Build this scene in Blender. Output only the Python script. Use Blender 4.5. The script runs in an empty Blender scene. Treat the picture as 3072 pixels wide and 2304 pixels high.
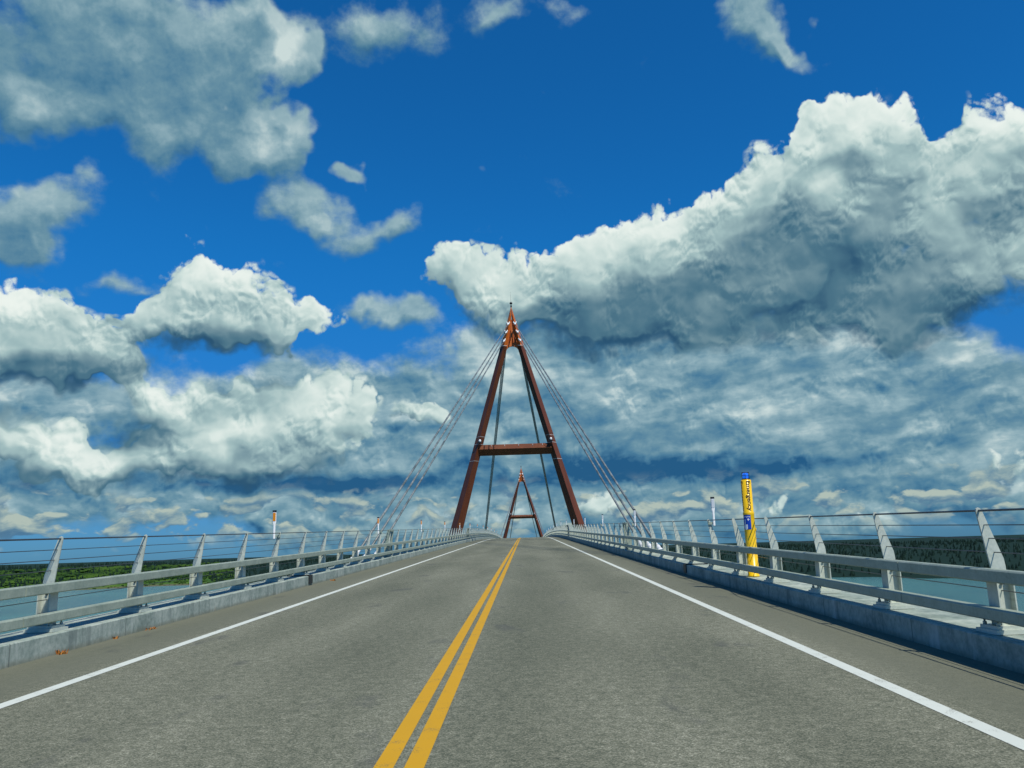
# A steel cable-stayed road bridge over a wide river, seen from the driving lane.
import bpy, bmesh, math, random
from mathutils import Vector, Matrix
random.seed(7)
C = bpy.context.scene.collection
SC = bpy.context.scene

# ------------------------------------------------------------------ camera
cam_d = bpy.data.cameras.new("camera")
cam_d.sensor_width = 36.0
cam_d.lens = 36.0 * 2500.0 / 3072.0
cam_d.clip_start = 0.05
cam_d.clip_end = 60000.0
cam = bpy.data.objects.new("camera", cam_d)
C.objects.link(cam)
PITCH, YAW, ROLL = math.radians(11.2265), math.radians(0.6162), math.radians(1.7017)
cam.matrix_world = (Matrix.Translation((0.86, 0.0, 1.5)) @ Matrix.Rotation(YAW, 4, 'Z')
                    @ Matrix.Rotation(math.pi / 2 + PITCH, 4, 'X') @ Matrix.Rotation(-ROLL, 4, 'Z'))
SC.camera = cam

# ------------------------------------------------------------------ colour management
SC.view_settings.view_transform = 'Standard'
SC.view_settings.look = 'None'
SC.view_settings.exposure = 0.0
SC.view_settings.gamma = 1.0
SC.view_settings.use_curve_mapping = False
SC.cycles.max_bounces = 5
SC.cycles.diffuse_bounces = 3
SC.cycles.glossy_bounces = 3
SC.cycles.transmission_bounces = 3
SC.cycles.use_denoising = True
try:
    SC.cycles.denoiser = 'OPENIMAGEDENOISE'
    SC.cycles.denoising_input_passes = 'RGB_ALBEDO_NORMAL'
except Exception:
    pass

# ------------------------------------------------------------------ sun
SUN_DIR = Vector((0.40, -0.58, 1.0)).normalized()
SUN_EL = math.asin(SUN_DIR.z)
SUN_AZ = math.atan2(SUN_DIR.x, SUN_DIR.y)
sl = bpy.data.lights.new("sun", 'SUN')
sl.energy = 4.8
sl.angle = math.radians(0.5)
sl.color = (1.0, 0.94, 0.82)
sun = bpy.data.objects.new("sun", sl)
C.objects.link(sun)
sun.location = (0, 0, 80)
sun.rotation_euler = SUN_DIR.to_track_quat('Z', 'Y').to_euler()

# ------------------------------------------------------------------ sky: Nishita air with procedural clouds, laid out by azimuth and elevation (degrees)
class NT:
    """Small helper to write node graphs as expressions."""
    def __init__(self, tree): self.t = tree
    def n(self, kind, **kw):
        nd = self.t.nodes.new(kind)
        for k, v in kw.items(): setattr(nd, k, v)
        return nd
    def put(self, sock, v):
        if hasattr(v, 'is_output'): self.t.links.new(v, sock)
        else: sock.default_value = v
    def m(self, op, a, b=None, c=None, clamp=False):
        nd = self.n('ShaderNodeMath', operation=op, use_clamp=clamp)
        self.put(nd.inputs[0], a)
        if b is not None: self.put(nd.inputs[1], b)
        if c is not None: self.put(nd.inputs[2], c)
        return nd.outputs[0]
    def add(self, a, b): return self.m('ADD', a, b)
    def sub(self, a, b): return self.m('SUBTRACT', a, b)
    def mul(self, a, b): return self.m('MULTIPLY', a, b)
    def mx(self, a, b): return self.m('MAXIMUM', a, b)
    def v(self, op, a, b=None, s=None):
        nd = self.n('ShaderNodeVectorMath', operation=op)
        self.put(nd.inputs[0], a)
        if b is not None: self.put(nd.inputs[1], b)
        if s is not None: self.put(nd.inputs['Scale'], s)
        return nd.outputs[0]
    def xyz(self, x, y, z):
        nd = self.n('ShaderNodeCombineXYZ')
        for i, q in enumerate((x, y, z)): self.put(nd.inputs[i], q)
        return nd.outputs[0]
    def sep(self, a):
        nd = self.n('ShaderNodeSeparateXYZ'); self.put(nd.inputs[0], a); return nd.outputs
    def noise(self, vec, scale, detail=2.0, rough=0.5, lac=2.0, color=False, dist=0.0):
        nd = self.n('ShaderNodeTexNoise', noise_dimensions='2D')
        self.put(nd.inputs['Vector'], vec)
        for k, q in (('Scale', scale), ('Detail', detail), ('Roughness', rough), ('Lacunarity', lac), ('Distortion', dist)): self.put(nd.inputs[k], q)
        return nd.outputs['Color' if color else 'Fac']
    def voro(self, vec, scale, detail=0.0, rough=0.5, feature='F1', smooth=None, out='Distance'):
        nd = self.n('ShaderNodeTexVoronoi', voronoi_dimensions='2D', feature=feature)
        self.put(nd.inputs['Vector'], vec)
        for k, q in (('Scale', scale), ('Detail', detail), ('Roughness', rough)): self.put(nd.inputs[k], q)
        if smooth is not None: self.put(nd.inputs['Smoothness'], smooth)
        return nd.outputs[out]
    def rng(self, a, a0, a1, b0=0.0, b1=1.0, kind='SMOOTHSTEP'):
        nd = self.n('ShaderNodeMapRange', interpolation_type=kind, clamp=True)
        for i, q in enumerate((a, a0, a1, b0, b1)): self.put(nd.inputs[i], q)
        return nd.outputs[0]
    def mix(self, f, a, b, mode='MIX'):
        nd = self.n('ShaderNodeMix', data_type='RGBA', blend_type=mode)
        self.put(nd.inputs[0], f); self.put(nd.inputs[6], a); self.put(nd.inputs[7], b)
        return nd.outputs[2]
    def ramp(self, f, stops, kind='LINEAR'):
        nd = self.n('ShaderNodeValToRGB'); self.put(nd.inputs[0], f)
        cr = nd.color_ramp; cr.interpolation = kind
        while len(cr.elements) < len(stops): cr.elements.new(0.5)
        for e, (p, c) in zip(cr.elements, stops):
            e.position = p; e.color = tuple(c) + (1.0,) if len(c) == 3 else c
        return nd.outputs[0]
    def blobs(self, P, table, add=True):
        """Sum of soft ellipses (centre, radii, turn, weight) over the plane of azimuth and elevation."""
        tot = None
        for (a, e, ra, re, rot, w) in table:
            mp = self.n('ShaderNodeMapping', vector_type='TEXTURE')
            self.put(mp.inputs['Vector'], P)
            mp.inputs['Location'].default_value = (a, e, 0)
            mp.inputs['Rotation'].default_value = (0, 0, math.radians(rot))
            mp.inputs['Scale'].default_value = (ra, re, 1)
            g = self.n('ShaderNodeTexGradient', gradient_type='SPHERICAL')
            self.t.links.new(mp.outputs[0], g.inputs[0])
            if tot is None: tot = self.mul(g.outputs['Fac'], w)
            else: tot = self.m('MULTIPLY_ADD', g.outputs['Fac'], w, tot)
        return tot

def lin(r, g, b):
    f = lambda c: (c / 255 / 12.92) if c / 255 <= 0.04045 else ((c / 255 + 0.055) / 1.055) ** 2.4
    return (f(r), f(g), f(b))

HEAPS = [(17.32, 19.56, 6.05, 3.88, 2.3, 0.5), (25.89, 18.23, 4.34, 3.38, -10.1, 0.6), (29.93, 18.84, 3.82, 2.97, -12.0, 0.5), (28.77, 24.71, 1.3, 1.63, 6.5, -0.8), (24.33, 25.02, 3.45, 3.0, -11.7, 1.0), (20.88, 24.56, 2.7, 2.53, -10.0, 0.5), (24.09, 24.24, 4.31, 4.12, -11.3, 0.7), (2.61, 15.54, 8.48, 2.84, -2.4, 0.9), (14.04, 13.83, 7.96, 2.15, -5.1, 0.7), (23.86, 22.31, 5.99, 6.41, -10.6, 1.5), (20.3, 22.07, 4.78, 5.73, -9.2, 1.0), (26.22, 18.73, 7.03, 7.25, -10.4, 1.2), (32.6, 21.73, 4.92, 4.91, -14.4, 1.2), (32.17, 16.99, 5.3, 5.84, -12.0, 1.2), (16.4, 19.68, 6.66, 4.53, 12.4, 1.1), (10.33, 19.11, 8.3, 4.31, 4.5, 1.3), (4.72, 18.27, 8.52, 4.05, -3.2, 1.2), (-0.93, 18.19, 6.61, 2.98, -10.9, 1.1), (7.52, 15.59, 9.62, 3.44, -3.7, 1.2), (18.53, 16.4, 10.62, 5.07, -6.9, 1.3), (26.24, 14.44, 6.09, 3.69, -8.7, 1.1), (-5.24, 18.88, 3.97, 1.87, -0.2, 0.5), (-21.52, 16.0, 5.51, 4.44, 4.0, 1.0), (-18.43, 16.35, 4.51, 3.91, 3.2, 1.0), (-20.32, 15.04, 8.47, 2.24, 3.3, 1.0), (-16.42, 15.08, 3.36, 1.83, 2.4, 0.5), (-31.56, 13.55, 5.62, 3.84, 5.8, 1.3), (-28.46, 12.43, 5.68, 2.54, -12.0, 1.0), (-31.42, 11.63, 5.83, 2.2, 4.7, 0.9), (-23.47, 9.24, 4.67, 3.23, 2.0, 1.1), (-17.73, 8.17, 6.74, 4.85, 0.7, 1.1), (-13.54, 8.82, 6.1, 4.95, 0.2, 1.1), (-20.84, 6.34, 10.63, 2.08, 0.4, 1.0), (-30.32, 6.72, 4.3, 2.4, -25.6, 1.0), (-32.33, 8.0, 2.11, 2.71, 2.9, 1.0), (-26.25, 5.97, 4.68, 1.71, 1.0, 0.9), (-7.13, 9.12, 1.53, 1.45, -0.7, 0.75), (-19.87, 3.23, 3.38, 1.33, -0.7, 0.62), (17.0, 2.93, 2.0, 1.49, -2.7, 0.55), (4.77, 2.97, 2.81, 1.86, -2.0, 0.6), (29.54, 4.18, 3.2, 1.85, -49.7, 0.6)]
VEILS = [(-17.85, 26.71, 3.48, 3.12, 5.6, 1.1), (-17.56, 32.26, 2.93, 3.46, 6.4, 1.0), (-27.01, 30.83, 12.37, 6.88, 10.3, 1.6), (-31.11, 26.89, 4.51, 2.06, 11.6, 0.8), (-23.28, 27.73, 7.76, 3.53, 8.1, 1.0), (-18.55, 32.68, 3.55, 4.48, 7.0, 0.8), (-17.99, 26.13, 3.46, 2.85, 5.5, 0.9), (-16.97, 23.9, 2.22, 3.18, 22.9, 0.6), (-15.33, 21.65, 4.7, 2.11, -6.0, 0.8), (-10.82, 21.57, 3.93, 1.82, 11.2, 0.6), (-31.6, 20.39, 5.41, 3.44, 19.6, 1.1), (-32.15, 17.86, 3.95, 2.97, 8.3, 0.9), (-33.2, 21.46, 2.97, 2.36, 10.4, 0.6), (-9.87, 34.9, 7.87, 3.22, -3.1, 1.0), (0.39, 35.69, 4.27, 1.58, -1.7, 0.6), (5.01, 35.46, 3.88, 1.32, -3.9, 0.4), (18.39, 32.73, 5.11, 2.49, -26.4, 1.0), (21.29, 30.57, 3.34, 1.07, -41.1, 0.7), (-10.8, 17.27, 2.89, 1.55, 1.3, 0.6), (-8.21, 16.68, 4.2, 1.89, -14.0, 0.9), (-12.16, 24.51, 1.97, 1.07, 2.9, 0.6), (-8.85, 21.62, 2.31, 1.83, 1.3, 0.5), (-25.23, 16.43, 4.97, 1.15, 5.3, 0.5), (-12.49, 24.5, 1.64, 0.74, 3.0, 0.4), (-0.98, 5.51, 39.8, 3.78, -1.5, 1.3), (12.1, 12.75, 20.94, 3.72, -4.0, 1.2), (-0.88, 8.99, 36.15, 5.39, -1.5, 1.5), (20.73, 9.25, 19.22, 5.92, -4.9, 1.4), (-1.07, 2.38, 44.68, 3.1, -1.5, 1.2), (-26.16, 4.55, 20.37, 3.12, 0.0, 1.2), (25.61, 4.47, 15.21, 5.64, -3.9, 1.2), (-31.23, 9.16, 7.23, 3.3, 3.3, 0.8), (5.76, 13.17, 11.16, 2.53, -3.0, 0.9), (-56.53, 6.47, 14.76, 4.69, 5.8, 1.2), (54.84, 4.63, 14.81, 5.43, -9.1, 1.2)]
SHADES = [(24.86, 25.74, 5.36, 2.47, -2.6, 0.28), (8.51, 21.11, 6.2, 2.14, 2.8, 0.42), (15.49, 23.37, 3.66, 1.82, 21.0, 0.3), (19.45, 25.38, 2.45, 1.69, -9.6, 0.25), (21.81, 22.25, 1.47, 1.56, -9.9, 0.4), (28.02, 18.11, 3.04, 2.36, -50.8, 0.3), (32.67, 23.83, 2.99, 1.78, -15.3, 0.25), (5.84, 14.59, 9.64, 2.36, -3.2, -0.85), (12.98, 16.09, 9.32, 2.76, -5.2, -0.5), (21.02, 17.71, 8.1, 2.92, -8.1, -0.45), (22.7, 14.66, 8.37, 1.75, -7.7, -0.4), (16.54, 21.15, 5.22, 1.79, 2.1, -0.15), (28.33, 14.39, 5.11, 1.67, -9.4, -0.3), (1.03, 17.19, 4.3, 1.26, -2.1, 0.2), (-21.9, 17.9, 3.2, 1.76, 4.8, 0.35), (-18.34, 18.16, 2.73, 1.8, 3.7, 0.35), (-20.57, 13.98, 7.26, 1.05, 3.0, -0.45), (-31.71, 15.46, 4.17, 1.64, -9.9, 0.4), (-30.66, 11.41, 6.4, 1.25, -1.2, -0.65), (-30.64, 14.47, 1.75, 1.11, 6.1, -0.2), (-24.95, 30.68, 9.77, 5.2, 9.4, -0.05), (-16.9, 32.07, 1.96, 3.22, 6.1, 0.6), (-17.54, 27.02, 2.54, 1.7, 5.5, 0.5), (-15.66, 21.93, 3.79, 1.79, 3.7, 0.2), (-32.64, 26.56, 1.54, 1.02, 12.4, 0.3), (-31.09, 26.63, 2.91, 1.29, 11.6, 0.15), (-25.26, 26.34, 7.52, 1.09, 8.6, 0.1), (-31.71, 21.73, 3.82, 1.86, 9.9, 0.1), (-32.24, 18.94, 3.72, 1.07, 8.8, -0.1), (-23.55, 10.7, 3.32, 1.47, 2.6, 0.4), (-25.04, 8.02, 3.74, 1.3, 1.7, -0.6), (-20.03, 7.54, 5.13, 1.5, 11.3, 0.4), (-13.53, 7.9, 5.48, 3.71, 0.0, 0.2), (-26.25, 5.97, 4.16, 1.0, 1.0, 0.45), (-15.87, 4.69, 13.41, 0.85, -0.5, -0.75), (-30.85, 7.25, 2.79, 1.58, -30.6, 0.35), (-31.38, 4.78, 4.71, 1.22, 0.9, -0.4), (-7.29, 9.12, 1.59, 0.69, -0.6, 0.3), (-7.14, 8.17, 1.9, 0.57, -0.8, -0.4), (-25.31, 12.94, 2.72, 0.87, 3.9, 0.0), (11.52, 4.77, 11.39, 1.23, -2.7, -0.95), (11.6, 5.79, 12.6, 2.16, -2.9, -0.25), (5.7, 11.91, 13.27, 2.21, -2.9, 0.22), (23.66, 10.72, 8.12, 2.03, 4.3, 0.15), (11.11, 7.52, 8.55, 2.17, -3.2, -0.12), (6.57, 10.28, 6.35, 1.26, 7.0, 0.25), (15.99, 8.13, 2.67, 1.82, -45.3, 0.2), (24.73, 8.27, 8.0, 1.71, 15.9, 0.15), (3.78, 5.35, 7.54, 1.57, -2.1, -0.35), (-2.41, 12.21, 9.67, 1.59, -1.3, 0.2), (12.08, 12.45, 7.73, 0.93, 0.6, 0.2), (14.81, 8.22, 7.44, 3.06, -3.9, 0.1), (26.06, 8.43, 6.81, 2.53, 15.8, -0.15), (29.43, 5.29, 1.53, 1.29, -60.2, 0.15), (-4.17, 4.65, 9.4, 1.07, -1.4, -0.55), (-13.48, 4.51, 9.87, 0.8, -0.7, -0.3), (-16.4, 2.43, 3.5, 0.66, -1.1, 0.2), (14.34, 2.45, 2.93, 0.9, -2.4, 0.25)]
SKY_TINT = (0.068, 0.69, 1.24)
SKY_LOW = (0.12, 0.36, 0.78)


def c4_(c): return tuple(c) + (1.0,)
def fgroup(name, ins, outs):
    g = bpy.data.node_groups.new(name, 'ShaderNodeTree')
    for n_ in ins: g.interface.new_socket(name=n_, in_out='INPUT', socket_type='NodeSocketVector')
    for n_ in outs: g.interface.new_socket(name=n_, in_out='OUTPUT', socket_type='NodeSocketFloat')
    return g, NT(g), g.nodes.new('NodeGroupInput'), g.nodes.new('NodeGroupOutput')

# height of the crisp heaped clouds at one direction: smooth puffs for the light, finer edges for the outline
g1, q, gi, go = fgroup('heap_height', ('angles', 'warp'), ('height', 'density', 'smooth'))
ang, wp = gi.outputs[0], gi.outputs[1]
F = q.m('MINIMUM', q.blobs(q.v('ADD', ang, wp), HEAPS), 1.25)
pw = q.v('ADD', ang, q.v('SCALE', wp, s=0.55))
b1 = q.voro(pw, 0.30, 0.0, 0.5, 'F1')
b2 = q.voro(pw, 0.85, 0.0, 0.5, 'F1')
b3 = q.voro(pw, 2.3, 0.0, 0.5, 'F1')
fb = q.noise(ang, 0.20, 3, 0.5)
puff = q.add(q.mul(q.sub(0.25, q.mul(b1, b1)), 0.42), q.mul(q.sub(0.25, q.mul(b2, b2)), 0.26))
S = q.add(q.sub(F, 0.30), q.mul(q.sub(fb, 0.5), 0.8))
H = q.add(S, puff)
g1.links.new(S, go.inputs[2])
g1.links.new(H, go.inputs[0])
fine = q.mul(q.sub(q.noise(ang, 1.1, 7, 0.66), 0.5), 0.44)
fine = q.mul(q.add(fine, q.mul(q.sub(0.2, q.mul(b3, b3)), 0.20)), q.mul(q.rng(S, -0.14, 0.04), q.rng(S, 0.25, 0.6, 1.0, 0.4)))
g1.links.new(q.add(H, fine), go.inputs[1])

# density of the soft grey veils and low decks
g2, q, gi, go = fgroup('veil_density', ('angles', 'warp'), ('density',))
ang, wp = gi.outputs[0], gi.outputs[1]
F = q.m('MINIMUM', q.blobs(q.v('ADD', ang, wp), VEILS), 1.0)
fb = q.noise(q.v('MULTIPLY', ang, (1, 1.4, 1)), 0.17, 8, 0.60)
D = q.add(q.sub(F, 0.28), q.mul(q.sub(fb, 0.5), 1.3))
g2.links.new(D, go.inputs[0])

world = bpy.data.worlds.new("World")
SC.world = world
world.use_nodes = True
wt = world.node_tree
wt.nodes.clear()
world.cycles.sampling_method = 'MANUAL'
world.cycles.sample_map_resolution = 256
q = NT(wt)
tc = q.n('ShaderNodeTexCoord')
d3 = tc.outputs['Generated']
dx, dy, dz = q.sep(d3)
az = q.mul(q.m('ARCTAN2', dx, dy), 57.29578)
el = q.mul(q.m('ARCSINE', dz), 57.29578)
ANG = q.xyz(az, el, 0.0)
def warp(scale, detail, amount):
    return q.v('SCALE', q.v('SUBTRACT', q.noise(ANG, scale, detail, 0.55, color=True), (0.5, 0.5, 0.5)), s=amount)
WARP = q.v('MULTIPLY', q.v('ADD', warp(0.15, 2, 4.2), warp(0.6, 2, 1.5)), (1, 1, 0))
WARPV = q.v('MULTIPLY', warp(0.12, 4, 9.0), (1, 0.7, 0))
def call(g, wp, off):
    nd = q.n('ShaderNodeGroup', node_tree=g)
    q.put(nd.inputs[0], q.v('ADD', ANG, (off[0], off[1], 0)) if off else ANG)
    q.put(nd.inputs[1], wp)
    return nd.outputs
(H0, D0, S0), (H1, _, _), (_, _, S2) = call(g1, WARP, None), call(g1, WARP, (0.28, 0.42)), call(g1, WARP, (0.9, 2.6))
V0, V1 = call(g2, WARPV, None)[0], call(g2, WARPV, (0.5, 1.1))[0]

sky = q.n('ShaderNodeTexSky', sky_type='NISHITA')
sky.sun_disc = False
sky.sun_elevation = SUN_EL
sky.sun_rotation = SUN_AZ
sky.altitude = 200
sky.air_density = 1.0
sky.dust_density = 0.3
sky.ozone_density = 2.0
air = q.mix(1.0, sky.outputs[0], q.mix(q.rng(el, 0.0, 22.0), c4_(SKY_LOW), c4_(SKY_TINT)), 'MULTIPLY')

WS = 0.1                       # world strength; cloud radiances below are display values divided by it
def rad(r, g, b): return tuple(c / WS for c in lin(r, g, b))
dark = q.blobs(q.v('ADD', ANG, q.v('MULTIPLY', WARP, (0.8, 0.30, 0))), SHADES)
dark_raw = dark
dark = q.m('MAXIMUM', q.mul(dark, 0.72), -0.27)
# heaped clouds: lit towards the sun, grey where thick, dark flat bases
def lim(v, a, b): return q.m('MAXIMUM', q.m('MINIMUM', v, b), a)
edge = q.rng(H0, 0.05, 0.7, 1.0, 0.38)
def knobs(off, sc):
    p = q.v('ADD', q.v('ADD', ANG, q.v('SCALE', WARP, s=0.25)), (0.4 * off + 31.37, off + 17.91, 0))
    a1 = q.m('ABSOLUTE', q.sub(q.noise(p, sc * 0.45, 1, 0.4), 0.5))
    a2 = q.m('ABSOLUTE', q.sub(q.noise(p, sc * 1.3, 1, 0.4), 0.5))
    return q.add(q.add(q.mul(a1, 1.5), q.mul(a2, 0.55)), q.mul(q.noise(p, sc * 1.1, 4, 0.6), 0.35))
fine_rel = lim(q.sub(knobs(0.0, 1.5), knobs(0.26, 1.5)), -0.22, 0.22)
patch = q.rng(q.noise(ANG, 0.33, 3, 0.5), 0.42, 0.62, 0.15, 1.0)
up = lim(q.sub(S0, S2), -0.5, 0.5)
base_soft0 = q.rng(up, 0.05, -0.25, 0.0, 1.0)
rel = q.add(q.mul(q.mul(lim(q.sub(H0, H1), -0.2, 0.2), 1.15), edge), q.mul(up, 0.42))
rel = q.add(rel, q.mul(fine_rel, q.mul(patch, 0.55)))
sh = q.add(q.add(0.52, rel), dark)
sh = q.sub(sh, q.mul(lim(H0, 0.0, 1.0), 0.06))
sh = q.add(sh, q.mul(q.sub(q.noise(q.v('MULTIPLY', ANG, (1, 1.4, 1)), 0.20, 4, 0.5), 0.5), 0.60))
sh = q.m('SMOOTH_MAX', sh, q.rng(base_soft0, 0.0, 1.0, 0.20, 0.06), 0.22)
sh = q.m('SMOOTH_MIN', sh, 1.0, 0.35)
heap_col = q.ramp(sh, [(0.0, rad(16, 66, 104)), (0.22, rad(76, 116, 136)), (0.45, rad(122, 152, 162)), (0.66, rad(160, 188, 190)), (0.85, rad(204, 222, 218)), (1.0, rad(236, 244, 238))])
base_soft = base_soft0
heap_a = q.rng(D0, q.mul(base_soft, -0.06), q.add(0.20, q.mul(base_soft, 0.62)))
relv = q.add(q.mul(lim(q.sub(V0, V1), -0.4, 0.4), 0.62), q.mul(dark_raw, 0.80))
low = q.rng(el, 10.0, 20.0, 1.0, 0.0)
PS = q.v('ADD', ANG, q.v('SCALE', WARP, s=0.30))
stri = q.noise(q.v('MULTIPLY', PS, (1, 2.6, 1)), 0.15, 5, 0.5)
stri2 = q.noise(q.v('MULTIPLY', q.v('ADD', PS, (0, 0.5, 0)), (1, 2.6, 1)), 0.15, 5, 0.5)
soft = q.noise(ANG, 0.22, 5, 0.55)
fan = q.noise(q.v('MULTIPLY', q.v('ADD', PS, q.xyz(23.7, q.add(q.mul(az, -0.10), 11.3), 0.0)), (0.55, 3.6, 1)), 0.24, 6, 0.6)
st = q.add(q.mul(q.sub(stri, 0.5), 0.36), q.mul(lim(q.sub(stri, stri2), -0.1, 0.1), 1.0))
st = q.add(st, q.add(q.mul(q.sub(fan, 0.5), 0.42), q.mul(q.mul(fine_rel, patch), 0.55)))
big_rel = lim(q.sub(knobs(0.0, 0.42), knobs(0.75, 0.42)), -0.25, 0.25)
st = q.add(st, q.mul(big_rel, 0.50))
high_rel = q.mul(q.sub(1.0, low), q.add(q.mul(big_rel, 0.17), q.mul(fine_rel, 0.16)))
vs = q.add(q.add(q.add(q.add(0.45, high_rel), q.mul(low, 0.07)), relv), q.add(q.mul(st, low), q.mul(q.sub(soft, 0.5), 0.40)))
veil_col = q.ramp(vs, [(0.0, rad(36, 88, 128)), (0.25, rad(76, 124, 152)), (0.48, rad(108, 147, 163)), (0.72, rad(148, 178, 186)), (1.0, rad(206, 222, 219))])
veil_a = q.mul(q.rng(V0, -0.05, 0.45), 0.95)
# rows of small far heaps just above the horizon
PR = q.v('MULTIPLY', q.v('ADD', ANG, q.v('SCALE', WARP, s=0.35)), (1, 2.1, 1))
def rows(off):
    p = q.v('ADD', PR, (0.15 * off, off, 0))
    return q.add(q.noise(p, 0.30, 6, 0.55), q.mul(q.sub(0.3, q.voro(p, 0.55, 0.0, 0.5, 'F1')), 0.22))
R0, R1 = rows(0.0), rows(0.75)
band = q.mul(q.rng(el, 0.3, 2.0), q.rng(el, 3.0, 5.2, 1.0, 0.0))
rs_ = q.add(0.50, q.add(q.mul(lim(q.sub(R0, R1), -0.15, 0.15), 1.9), q.mul(dark, 0.5)))
row_col = q.ramp(rs_, [(0.0, rad(48, 96, 140)), (0.35, rad(92, 130, 155)), (0.6, rad(140, 165, 170)), (0.85, rad(185, 198, 185)), (1.0, rad(214, 218, 200))])
row_a = q.mul(q.rng(R0, 0.46, 0.56), band)
col = q.mix(veil_a, air, veil_col)
col = q.mix(row_a, col, row_col)
col = q.mix(heap_a, col, heap_col)
bg = q.n('ShaderNodeBackground')
q.put(bg.inputs['Color'], col)
bg.inputs['Strength'].default_value = WS
wo = q.n('ShaderNodeOutputWorld')
wt.links.new(bg.outputs[0], wo.inputs['Surface'])

# ------------------------------------------------------------------ mesh helpers
class MB:
    """Collects shapes and links them as ONE mesh object."""
    def __init__(self): self.v, self.f, self.sm = [], [], []
    def poly(self, pts, faces, smooth=False):
        b = len(self.v)
        self.v += [tuple(p) for p in pts]
        self.f += [tuple(b + i for i in fc) for fc in faces]
        self.sm += [smooth] * len(faces)
    def box(self, x0, x1, y0, y1, z0, z1):
        self.poly([(x0, y0, z0), (x1, y0, z0), (x1, y1, z0), (x0, y1, z0), (x0, y0, z1), (x1, y0, z1), (x1, y1, z1), (x0, y1, z1)],
                  [(0, 3, 2, 1), (4, 5, 6, 7), (0, 1, 5, 4), (1, 2, 6, 5), (2, 3, 7, 6), (3, 0, 4, 7)])
    def loft(self, rings, cap=True, smooth=False):
        n = len(rings[0]); b = len(self.v)
        for r in rings: self.v += [tuple(p) for p in r]
        for k in range(len(rings) - 1):
            for i in range(n):
                j = (i + 1) % n
                self.f.append((b + k * n + i, b + k * n + j, b + (k + 1) * n + j, b + (k + 1) * n + i)); self.sm.append(smooth)
        if cap:
            self.f.append(tuple(b + i for i in reversed(range(n)))); self.sm.append(False)
            e = b + (len(rings) - 1) * n
            self.f.append(tuple(e + i for i in range(n))); self.sm.append(False)
    def tube(self, pts, r, n=8, cap=True):
        pts = [Vector(p) for p in pts]; rings = []
        for k, p in enumerate(pts):
            d = (pts[min(k + 1, len(pts) - 1)] - pts[max(k - 1, 0)]).normalized()
            a = d.cross(Vector((0, 0, 1)))
            if a.length < 1e-4: a = d.cross(Vector((0, 1, 0)))
            a.normalize(); c = a.cross(d)
            rr = r[k] if isinstance(r, (list, tuple)) else r
            rings.append([p + (a * math.cos(t) + c * math.sin(t)) * rr for t in (2 * math.pi * i / n for i in range(n))])
        self.loft(rings, cap, True)
    def lathe(self, prof, n=24, c=(0, 0, 0)):
        rings = [[(c[0] + r * math.cos(t), c[1] + r * math.sin(t), c[2] + z) for t in (2 * math.pi * i / n for i in range(n))] for r, z in prof]
        self.loft(rings, True, True)
    def prism_xz(self, pts, y0, y1):
        n = len(pts)
        self.poly([(x, y0, z) for x, z in pts] + [(x, y1, z) for x, z in pts],
                  [tuple(range(n)), tuple(reversed(range(n, 2 * n)))] + [(i, n + i, n + (i + 1) % n, (i + 1) % n) for i in range(n)])
    def data(self, name, mat, bevel=0.0):
        me = bpy.data.meshes.new(name)
        me.from_pydata(self.v, [], self.f)
        me.polygons.foreach_set('use_smooth', self.sm)
        bm = bmesh.new(); bm.from_mesh(me)
        bmesh.ops.recalc_face_normals(bm, faces=bm.faces)
        if bevel:
            bmesh.ops.remove_doubles(bm, verts=bm.verts, dist=1e-5)
            bmesh.ops.bevel(bm, geom=[e for e in bm.edges if e.is_manifold and e.calc_face_angle(0) > 0.6], offset=bevel, segments=2, affect='EDGES', profile=0.6)
        bm.to_mesh(me); bm.free()
        me.materials.append(mat)
        return me
    def build(self, name, mat, parent=None, bevel=0.0):
        return link(name, self.data(name, mat, bevel), parent)

def link(name, data, parent=None, loc=None):
    o = bpy.data.objects.new(name, data)
    C.objects.link(o)
    if parent is not None: o.parent = parent
    if loc is not None: o.location = loc
    return o
def empty(name, loc=(0, 0, 0)):
    return link(name, None, None, loc)
def tag(o, label, cat, group=None):
    o['label'] = label; o['category'] = cat
    if group: o['group'] = group
    return o
def kind(o, k='structure'):
    o['kind'] = k
    return o

def road_z(y):
    """Height of the road: a steady climb, then a crest between the two pylons."""
    z = 0.026 * y
    if y > 95: z -= (min(y, 285) - 95) ** 2 / 7300.0
    if y > 285: z -= 0.052 * (y - 285)
    return z
def stations(y0, y1, step):
    n = max(1, int(round((y1 - y0) / step)))
    return [y0 + (y1 - y0) * k / n for k in range(n + 1)]

# ------------------------------------------------------------------ materials
def mat(name, col=(0.5, 0.5, 0.5), rough=0.6, metal=0.0, fn=None, spec=0.4):
    m = bpy.data.materials.new(name); m.use_nodes = True
    nt = m.node_tree; b = nt.nodes['Principled BSDF']
    b.inputs['Base Color'].default_value = tuple(col) + (1,)
    b.inputs['Roughness'].default_value = rough
    b.inputs['Metallic'].default_value = metal
    b.inputs['Specular IOR Level'].default_value = spec
    if fn: fn(NT(nt), b, nt)
    return m
def bump(q, b, h, strength, dist=0.01):
    nd = q.n('ShaderNodeBump'); nd.inputs['Strength'].default_value = strength; nd.inputs['Distance'].default_value = dist
    q.put(nd.inputs['Height'], h); q.t.links.new(nd.outputs[0], b.inputs['Normal'])
def oc(q): return q.n('ShaderNodeTexCoord').outputs['Object']
def c4(*c): return tuple(c) + (1.0,)
def N3(q, vec, scale, detail=2.0, rough=0.5, color=False):
    nd = q.n('ShaderNodeTexNoise', noise_dimensions='3D')
    q.put(nd.inputs['Vector'], vec)
    nd.inputs['Scale'].default_value = scale; nd.inputs['Detail'].default_value = detail; nd.inputs['Roughness'].default_value = rough
    return nd.outputs['Color' if color else 'Fac']

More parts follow.
